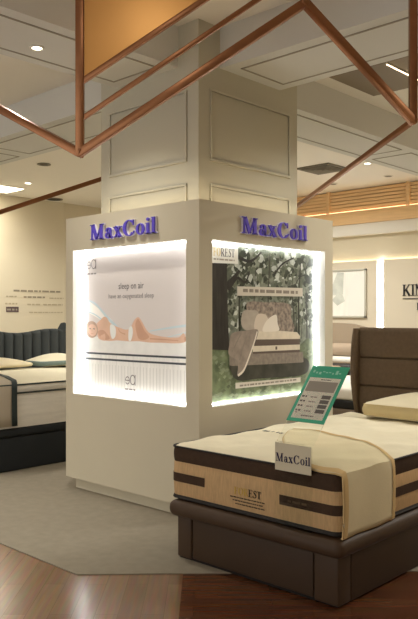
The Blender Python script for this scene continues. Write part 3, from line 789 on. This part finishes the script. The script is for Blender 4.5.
m.loft([[(p[0]+(p[0]-1.03)*.004, p[1]+(p[1]-1.27)*.008, p[2]) for p in R_[k]] for k in (2, 3, 4, 5, 6)], M['gusset'], caps=False)
m.build('gusset', pl, 70)

# clear stand with the green price board and the company card
sgn = thing('price_sign', (1.31, -.62, .362), 'clear acrylic stand with green edged price board at the brown bed\'s foot', 'price sign')
sx0, sx1 = 1.185, 1.425; ys = -.632
def quadbox(m, P, th, mat_):
    """P: four corners; thin slab with real thickness"""
    P = [Vector(p_) for p_ in P]; n = (P[1]-P[0]).cross(P[3]-P[0]).normalized()*th/2
    m.loft([[tuple(p_+n) for p_ in P], [tuple(p_-n) for p_ in P]], mat_)
# upright plate, bend, leaning plate
fy, fz = -.618, .818; ly, lz = .245, .275            # fold line and lean direction
lean = lambda u, t, d=0: (sx0+(sx1-sx0)*u, fy+ly*t-.746*d, fz+lz*t+.666*d)   # t=1 is .368 m up the slope, d out of its face
m = MB()
quadbox(m, [(sx0, ys, .364), (sx1, ys, .364), (sx1, ys, fz), (sx0, ys, fz)], .003, M['acrylic'])
quadbox(m, [lean(0, 0), lean(1, 0), lean(1, 1.40), lean(0, 1.40)], .003, M['acrylic'])
m.build('acrylic_plate', sgn, 0, label='clear acrylic plate')
m = MB(); quadbox(m, [(sx0+.002, ys-.004, .668), (sx1-.002, ys-.004, .668), (sx1-.002, ys-.004, .815), (sx0+.002, ys-.004, .815)], .003, M['card'])
cf = lambda u, v, d: (u, ys-.0058-d, v)
word(m, 'MaxCoil', .044, cf, 0, .0005, M['navy'], sx0+.007, .716, .228, .012)
m.build('name_card', sgn, 0, label='cream card with the company name')
m = MB(); b0, b1 = .375, 1.385
L_ = lambda u, v, d: lean(u, b0+(b1-b0)*v, .0035+d)
def sq(u0, u1, v0, v1, d, mt_): m.face([L_(u0, v0, d), L_(u1, v0, d), L_(u1, v1, d), L_(u0, v1, d)], mt_)
quadbox(m, [L_(-.012, -.006, 0), L_(1.012, -.006, 0), L_(1.012, 1.024, 0), L_(-.012, 1.024, 0)], .004, M['green'])
sq(.07, .93, .05, .80, .0020, M['paper'])
for k in range(9): sq(.08+.09*k, .08+.09*k+.04+.03*hsh(k), .86+.05*hsh(k+4), .89+.07*hsh(k+9), .0020, M['green_light'])
sq(.10, .90, .54, .73, .0025, M['greyprint'])
mf = lambda u, v, d: L_(u, v, .0025+d)
dashes(m, .40, .68, .755, .018, mf, 0, M['greydark'], 4)
for k in range(4):
    v = .43-.085*k
    dashes(m, .10, .24, v, .03, mf, 0, M['greydark'], 11*k)
    dashes(m, .34, .52, v, .022, mf, 0, M['greyprint'], 7*k+2)
    sq(.64, .88, v-.012, v+.055, .0025, M['greydark'])
dashes(m, .32, .66, .09, .022, mf, 0, M['greydark'], 17)
dashes(m, .12, .2, .14, .02, mf, 0, M['greyprint'], 19)
m.build('price_board', sgn, 0, label='green edged price board')

# ------------------------------------------------------------------ dark bed on the left
db = thing('bed_frame', (-3.5, .75, 0), 'charcoal upholstered bed with a scalloped channelled headboard behind the kiosk on the left', 'bed')
dx0, dx1, dy0, dy1 = -4.50, -2.51, -.25, 1.85
m = MB(); m.box((dx0, dy0, .0065), (dx1, dy1, .33), M['charcoal_base'], .02); m.build('base', db)
m = MB(); m.loft(rslab(dx0, dx1+.012, dy0-.012, dy1+.012, .332, .412, .05, .03), M['charcoal_base']); m.build('rail', db)
# channelled headboard: upright padded ribs under a scalloped top line, wings flaring at both ends
SCAL = [(0, 1.325), (.14, 1.322), (.27, 1.30), (.45, 1.275), (.58, 1.269), (.72, 1.28), (.88, 1.305), (1.0, 1.317), (1.16, 1.318), (1.225, 1.302), (1.262, 1.36), (1.29, 1.40), (1.35, 1.41)]
def scal(y):
    a = abs(y-.80)
    for (a0, z0), (a1, z1) in zip(SCAL, SCAL[1:]):
        if a <= a1: return z0+(z1-z0)*(a-a0)/(a1-a0)
    return SCAL[-1][1]
ribs = 19; wd = 2.60/ribs
for k in range(ribs):
    y0 = .80-1.30+k*wd; rings = []
    for q in range(13):
        u = q/12; y = y0+.003+(wd-.006)*u; d = .045*sin(pi*u)**.5; zt = scal(y)
        rings.append([(dx0-.16, y, .02), (dx0-.035+d, y, .02), (dx0-.035+d, y, zt-.04), (dx0-.05+d*.8, y, zt-.012), (dx0-.09, y, zt), (dx0-.16, y, zt-.01)])
    m = MB(); m.loft(rings, M['charcoal']); m.build('headboard_channel', db, 60)
dm = thing('mattress', (-3.5, .8, .413), 'tall ivory mattress with grey knitted sides on the charcoal bed', 'mattress')
ex0, ex1, ey0, ey1 = -4.42, -2.515, -.22, 1.82
def eband(z0, z1, off, mt_, name, bulge, **k):
    rings = []
    for q in range(7):
        a = pi*q/6
        rings.append([(x, y, z0+(z1-z0)*q/6) for x, y in rr(ex0-off-bulge*sin(a), ex1+off+bulge*sin(a), ey0-off-bulge*sin(a), ey1+off+bulge*sin(a), .07)])
    m = MB(); m.loft(rings, mt_); return m.build(name, dm, 60, **k)
eband(.416, .745, -.006, M['matt_side'], 'border', .010, label='grey knitted border')
eband(.752, .825, -.004, M['matt_side'], 'pillow_top', .010)
for z in (.748, .828):
    m = MB(); m.tube([(x, y, z) for x, y in rr(ex0-.002, ex1+.002, ey0-.002, ey1+.002, .07)], .008, M['dark_teal'], 8, True); m.build('piping', dm, 60)
m = MB(); ring = [(x, y, .828) for x, y in rr(ex0, ex1, ey0, ey1, .07)]
dome(m, ring, ((ex0+ex1)/2, (ey0+ey1)/2), .035, M['matt_top'], 10); m.build('quilted_top', dm, 60, label='ivory quilted top')
# taupe throw with a dark border over the near part of the foot end
dt = thing('throw', (-2.8, -.05, .86), 'taupe throw with a dark border hanging over the foot of the charcoal bed', 'throw')
prof = [(-3.95, .872), (-3.5, .872), (-3.0, .870), (-2.62, .860), (-2.52, .846), (-2.492, .80), (-2.487, .70), (-2.487, .55), (-2.486, .44)]
edge = [.42, .36, .23, .09, .035, .018, .014, .016, .018]
def strip_rows(a, b, lift=0):
    rows = []
    for (x, z), e in zip(prof, edge):
        n_pts = 8
        rows.append([(x+(lift if z < .85 else lift*.3), a(e)+(b(e)-a(e))*k/n_pts, z+(lift if z > .84 else 0)) for k in range(n_pts+1)])
    return rows
m = MB(); m.loft(strip_rows(lambda e: -.30, lambda e: e), M['grey_throw'], caps=False, closed=False); o = m.build('cloth', dt, 60)
md = o.modifiers.new('thickness', 'SOLIDIFY'); md.thickness = .010
m = MB(); m.loft(strip_rows(lambda e: e-.012, lambda e: e+.045, .006), M['dark_teal'], caps=False, closed=False); o = m.build('border', dt, 60, label='dark border')
md = o.modifiers.new('thickness', 'SOLIDIFY'); md.thickness = .010
def soft_pillow(x0, x1, y0, y1, z0, h, label, gus=None, mt_=None):
    t = thing('pillow', ((x0+x1)/2, (y0+y1)/2, z0), label, 'pillow', None)
    rings = []
    gh = .055 if gus else .04
    for q in range(6):
        a = -1+2*q/5; i = .012*a*a
        rings.append([(x, y, z0+.03+gh*q/5) for x, y in rr(x0+i, x1-i, y0+i, y1-i, .07, 8)])
    m = MB(); c = ((x0+x1)/2, (y0+y1)/2)
    if gus:
        g2 = MB(); g2.loft(rings, gus, caps=False); g2.build('gusset', t, 60, label='teal side band')
    else: m.loft(rings, mt_, caps=False)
    dome(m, rings[-1], c, h, mt_); dome(m, rings[0], c, -.026, mt_, 4); m.build('cushion', t, 60)
    return t
soft_pillow(-4.36, -3.93, 1.30, 2.02, .845, .085, 'white pillow with a teal side band on the charcoal bed nearest the kiosk', M['teal'], M['matt_top'])
soft_pillow(-4.38, -3.95, .32, 1.22, .852, .075, 'flat ivory pillow on the charcoal bed\'s left half', None, M['pillow'])

# lettering on the left wall
wf = lambda u, v, d: (-8.496+d, u, v)
wl = thing('wall_lettering', (-8.496, 4.2, 1.7), 'small printed text with a dark plum square on the left wall', 'wall lettering')
wt = [(3.72, 4.78, 1.945, .05), (3.56, 3.80, 1.84, .035), (3.94, 4.42, 1.83, .045), (4.52, 4.86, 1.82, .035), (3.54, 3.80, 1.70, .04), (4.02, 4.32, 1.69, .04), (4.38, 4.84, 1.69, .04), (4.06, 4.84, 1.54, .03)]
ink = mat('faded_wall_ink', (184, 172, 146), .8); ink2 = mat('grey_wall_ink', (150, 140, 122), .8)
for i, (a, b, v, h) in enumerate(wt):
    wp = MB(); dashes(wp, a, b, v, h*.7, wf, .001, ink if i not in (0, 2) else ink2, 13*i+2); wp.build('text_line', wl, 0)
wp = MB(); wp.box((-8.496, 3.56, 1.555), (-8.4945, 3.83, 1.655), mat('plum_patch', (92, 74, 74), .6))
dashes(wp, 3.58, 3.80, 1.585, .035, wf, .002, M['greyprint'], 5)
wp.build('plum_square', wl, 0, label='dark plum square')

# ------------------------------------------------------------------ back wall on the right: picture, lettering, beds
pc = thing('picture', (-3.62, 7.49, 1.46), 'pale abstract picture in a thin silver frame on the back wall', 'picture')
px0, px1, pz0, pz1 = -4.24, -3.14, 1.45, 2.32
m = MB()
for lo, hi in (((px0, 7.46, pz0), (px1, 7.499, pz0+.035)), ((px0, 7.46, pz1-.035), (px1, 7.499, pz1)), ((px0, 7.46, pz0), (px0+.035, 7.499, pz1)), ((px1-.035, 7.46, pz0), (px1, 7.499, pz1))):
    m.box(lo, hi, M['frame_silver'], .004, 2)
m.build('frame', pc)
m = MB(); m.box((px0+.035, 7.475, pz0+.035), (px1-.035, 7.495, pz1-.035), M['art_base'])
af = lambda u, v: (px0+u, 7.4745, pz0+v)
for iq, pts in enumerate(([(.05, .05), (.22, .05), (.20, .5), (.24, .82), (.05, .82)], [(.30, .4), (.62, .42), (.64, .82), (.50, .82)], [(.38, .32), (.55, .48), (.62, .40), (.66, .3), (.5, .22)])):
    m.face([(af(*q)[0], 7.4745-.0004*iq, af(*q)[2]) for q in pts], M['art_grey'])
m.face([af(.72, .05), af(1.05, .05), af(1.05, .72), af(.86, .78), af(.74, .6)], M['art_white'])
m.build('print', pc, 0, label='pale grey abstract print')
kf = lambda u, v, d: (u, 7.498-d, v)
kl = thing('wall_lettering', (-2.49, 7.499, 1.8), 'black serif lettering on the back wall above the brown headboard', 'wall lettering')
u = -2.49
for txt, h, v, u, wtot in (('KING', .19, 1.825, -2.45, .55), ('KO', .12, 1.585, -2.19, .26)):
    tot = sum(glyph(c)[0] for c in txt)
    for c in txt:
        m = MB(); word(m, c, h, kf, 0, .012, M['black'], u, v, wtot*glyph(c)[0]/tot); m.build('letter', kl, 0); u += wtot*glyph(c)[0]/tot
m = MB(); m.box((-2.44, 7.488, 1.768), (-1.25, 7.4985, 1.782), M['black']); m.build('rule', kl, 0)

# bed against the back wall
fb = thing('bed_frame', (-3.75, 6.5, 0), 'grey bed with an arched headboard against the back wall under the picture', 'bed')
m = MB(); m.box((-4.55, 5.55, .007), (-2.95, 7.35, .36), M['taupe_base'], .02); m.build('base', fb)
arch = [(-4.60, .02), (-2.90, .02), (-2.90, 1.12), (-3.05, 1.27), (-3.4, 1.345), (-3.75, 1.36), (-4.1, 1.345), (-4.45, 1.27), (-4.60, 1.12)]
m = MB(); m.loft([[(x, y, z) for x, z in arch] for y in (7.36, 7.49)], M['greyhead']); m.build('headboard', fb)
fm = thing('mattress', (-3.75, 6.45, .36), 'dusty pink covered mattress on the grey back wall bed', 'mattress')
m = MB(); m.loft(rslab(-4.5, -3.0, 5.57, 7.33, .362, .66, .08, .06), M['mauve2']); m.build('cover', fm)
m = MB(); m.loft(rslab(-4.515, -2.985, 6.45, 6.95, .42, .672, .08, .06), M['black']); m.build('dark_fold', fm, label='dark folded band')
def plain_pillow(x0, x1, y0, y1, z0, h, mt_, label, tilt=0):
    t = thing('pillow', ((x0+x1)/2, (y0+y1)/2, z0), label, 'pillow')
    m = MB(); m.loft(rslab(x0, x1, y0, y1, z0, z0+h, .09, h*.45), mt_); m.build('cushion', t)
plain_pillow(-4.35, -3.12, 6.96, 7.32, .664, .11, M['white'], 'long white pillow on the grey back wall bed')
plain_pillow(-4.2, -3.15, 7.08, 7.33, .78, .22, M['mauve'], 'mauve pillow resting on the white pillow of the back wall bed')
# nearer bed seen in the gap between the kiosk and the brown headboard
nb = thing('bed_frame', (-1.5, 4.3, 0), 'taupe bed base half hidden behind the brown headboard', 'bed')
m = MB(); m.box((-2.3, 3.50, .007), (-.55, 5.2, .40), M['taupe_base'], .02); m.build('base', nb)
nm = thing('mattress', (-1.5, 4.3, .40), 'white mattress with a black lower edge behind the brown headboard', 'mattress')
m = MB(); m.loft(rslab(-2.28, -.57, 3.52, 5.18, .50, .64, .06, .04), M['white']); m.build('top', nm)
m = MB(); m.loft(rslab(-2.29, -.56, 3.51, 5.19, .402, .50, .06, .02), M['black']); m.build('border', nm, label='black lower border')

# ------------------------------------------------------------------ ceiling fittings
def downlight(x, y, z, label, r=.05, lit=True, group=None, power=0):
    t = thing('downlight', (x, y, z), label, 'ceiling light', group)
    m = MB(); m.ringdisc((x, y), r, r+.018, z-.008, z-.0005, M['white']); m.build('trim_ring', t)
    m = MB(); m.disc((x, y), r, z-.006, z-.001, M['lamp'] if lit else M['vent']); m.build('lens', t, 0)
    if power:
        l = lamp('downlight_beam', (x, y, z-.012), power, r*1.6, spread=120)
        l.parent = t; l.matrix_parent_inverse = Matrix.Translation(-t.location)
downlight(-.872, -.779, BZ-.0025, 'lit downlight in the beam soffit at upper left', .036, power=8)
downlight(-7.11, 3.147, H, 'small lit downlight in the ceiling near the left wall', .05, power=10)
downlight(-2.05, 5.70, H, 'lit downlight beside the diamond air diffuser', .045, power=10)
downlight(-3.38, 6.79, H, 'unlit downlight in the ceiling close to the oak louvres, left of the other', .06, lit=False)
downlight(-2.33, 6.80, H, 'unlit downlight in the ceiling close to the oak louvres, right of the other', .06, lit=False)
def grille(x, y, r, label):
    t = thing('ceiling_speaker', (x, y, H), label, 'ceiling speaker')
    m = MB(); m.ringdisc((x, y), r, r+.03, H-.012, H-.0005, M['vent']); m.build('rim', t)
    m = MB(); m.disc((x, y), r, H-.008, H-.001, M['vent_dark']); m.build('grille', t, 0)
grille(-8.22, 4.45, .13, 'dark round ceiling speaker close to the left wall')
grille(-5.588, 2.446, .07, 'small round ceiling speaker near the copper frame\'s lowest corner')
lp = thing('light_panel', (-7.95, 2.75, H), 'bright square light panel in the ceiling at the left edge', 'ceiling light')
m = MB(); m.box((-8.22, 2.25, H-.012), (-7.60, 3.42, H-.001), M['white']); m.build('frame', lp)
m = MB(); m.box((-8.19, 2.28, H-.016), (-7.63, 3.39, H-.012), M['lamp']); m.build('diffuser', lp, 0)
l = lamp('light_panel_light', (-7.91, 2.8, H-.03), 16, .5); l.parent = lp; l.matrix_parent_inverse = Matrix.Translation(-lp.location)
# square air diffuser with nested louvre rings
ad = thing('air_diffuser', (-2.73, 5.57, H), 'square louvred air diffuser in the ceiling right of the column', 'air diffuser')
ac = (-2.74, 5.56)
def sqring(r0, r1, z0, z1, mt_, name):
    m = MB(); f_ = lambda r, z: [(ac[0]-r, ac[1]-r, z), (ac[0]+r, ac[1]-r, z), (ac[0]+r, ac[1]+r, z), (ac[0]-r, ac[1]+r, z)]
    m.loft([f_(r0, z1), f_(r0, z0+.004), f_(r1, z0), f_(r1, z1), f_(r0, z1)], mt_, caps=False); m.build(name, ad, 0)
m = MB(); m.box((ac[0]-.26, ac[1]-.26, H-.004), (ac[0]+.26, ac[1]+.26, H-.001), M['vent_dark']); m.build('backing', ad, 0)
sqring(.25, .30, H-.02, H-.001, M['vent'], 'frame')
for r in (.05, .11, .17, .22): sqring(r-.018, r+.018, H-.03, H-.004, M['vent'], 'louvre')
# flat taupe panel and slim light line beyond the right beam
m = MB(); m.box((-.24, 2.0, H-.02), (2.2, 2.80, H-.001), M['ceil_panel'], .003, 1)
m.build('ceiling_panel', None, label='taupe rectangular panel set flat under the ceiling at upper right', cat='ceiling panel')
ll = thing('linear_light', (.36, 2.3, H-.02), 'slim white linear light on the taupe ceiling panel', 'ceiling light')
m = MB(); m.box((.352, 2.0, H-.035), (.368, 2.78, H-.021), M['white'], .003, 1); m.build('housing', ll)
m = MB(); m.box((.355, 2.01, H-.038), (.365, 2.77, H-.035), M['led_soft']); m.build('diffuser', ll, 0)
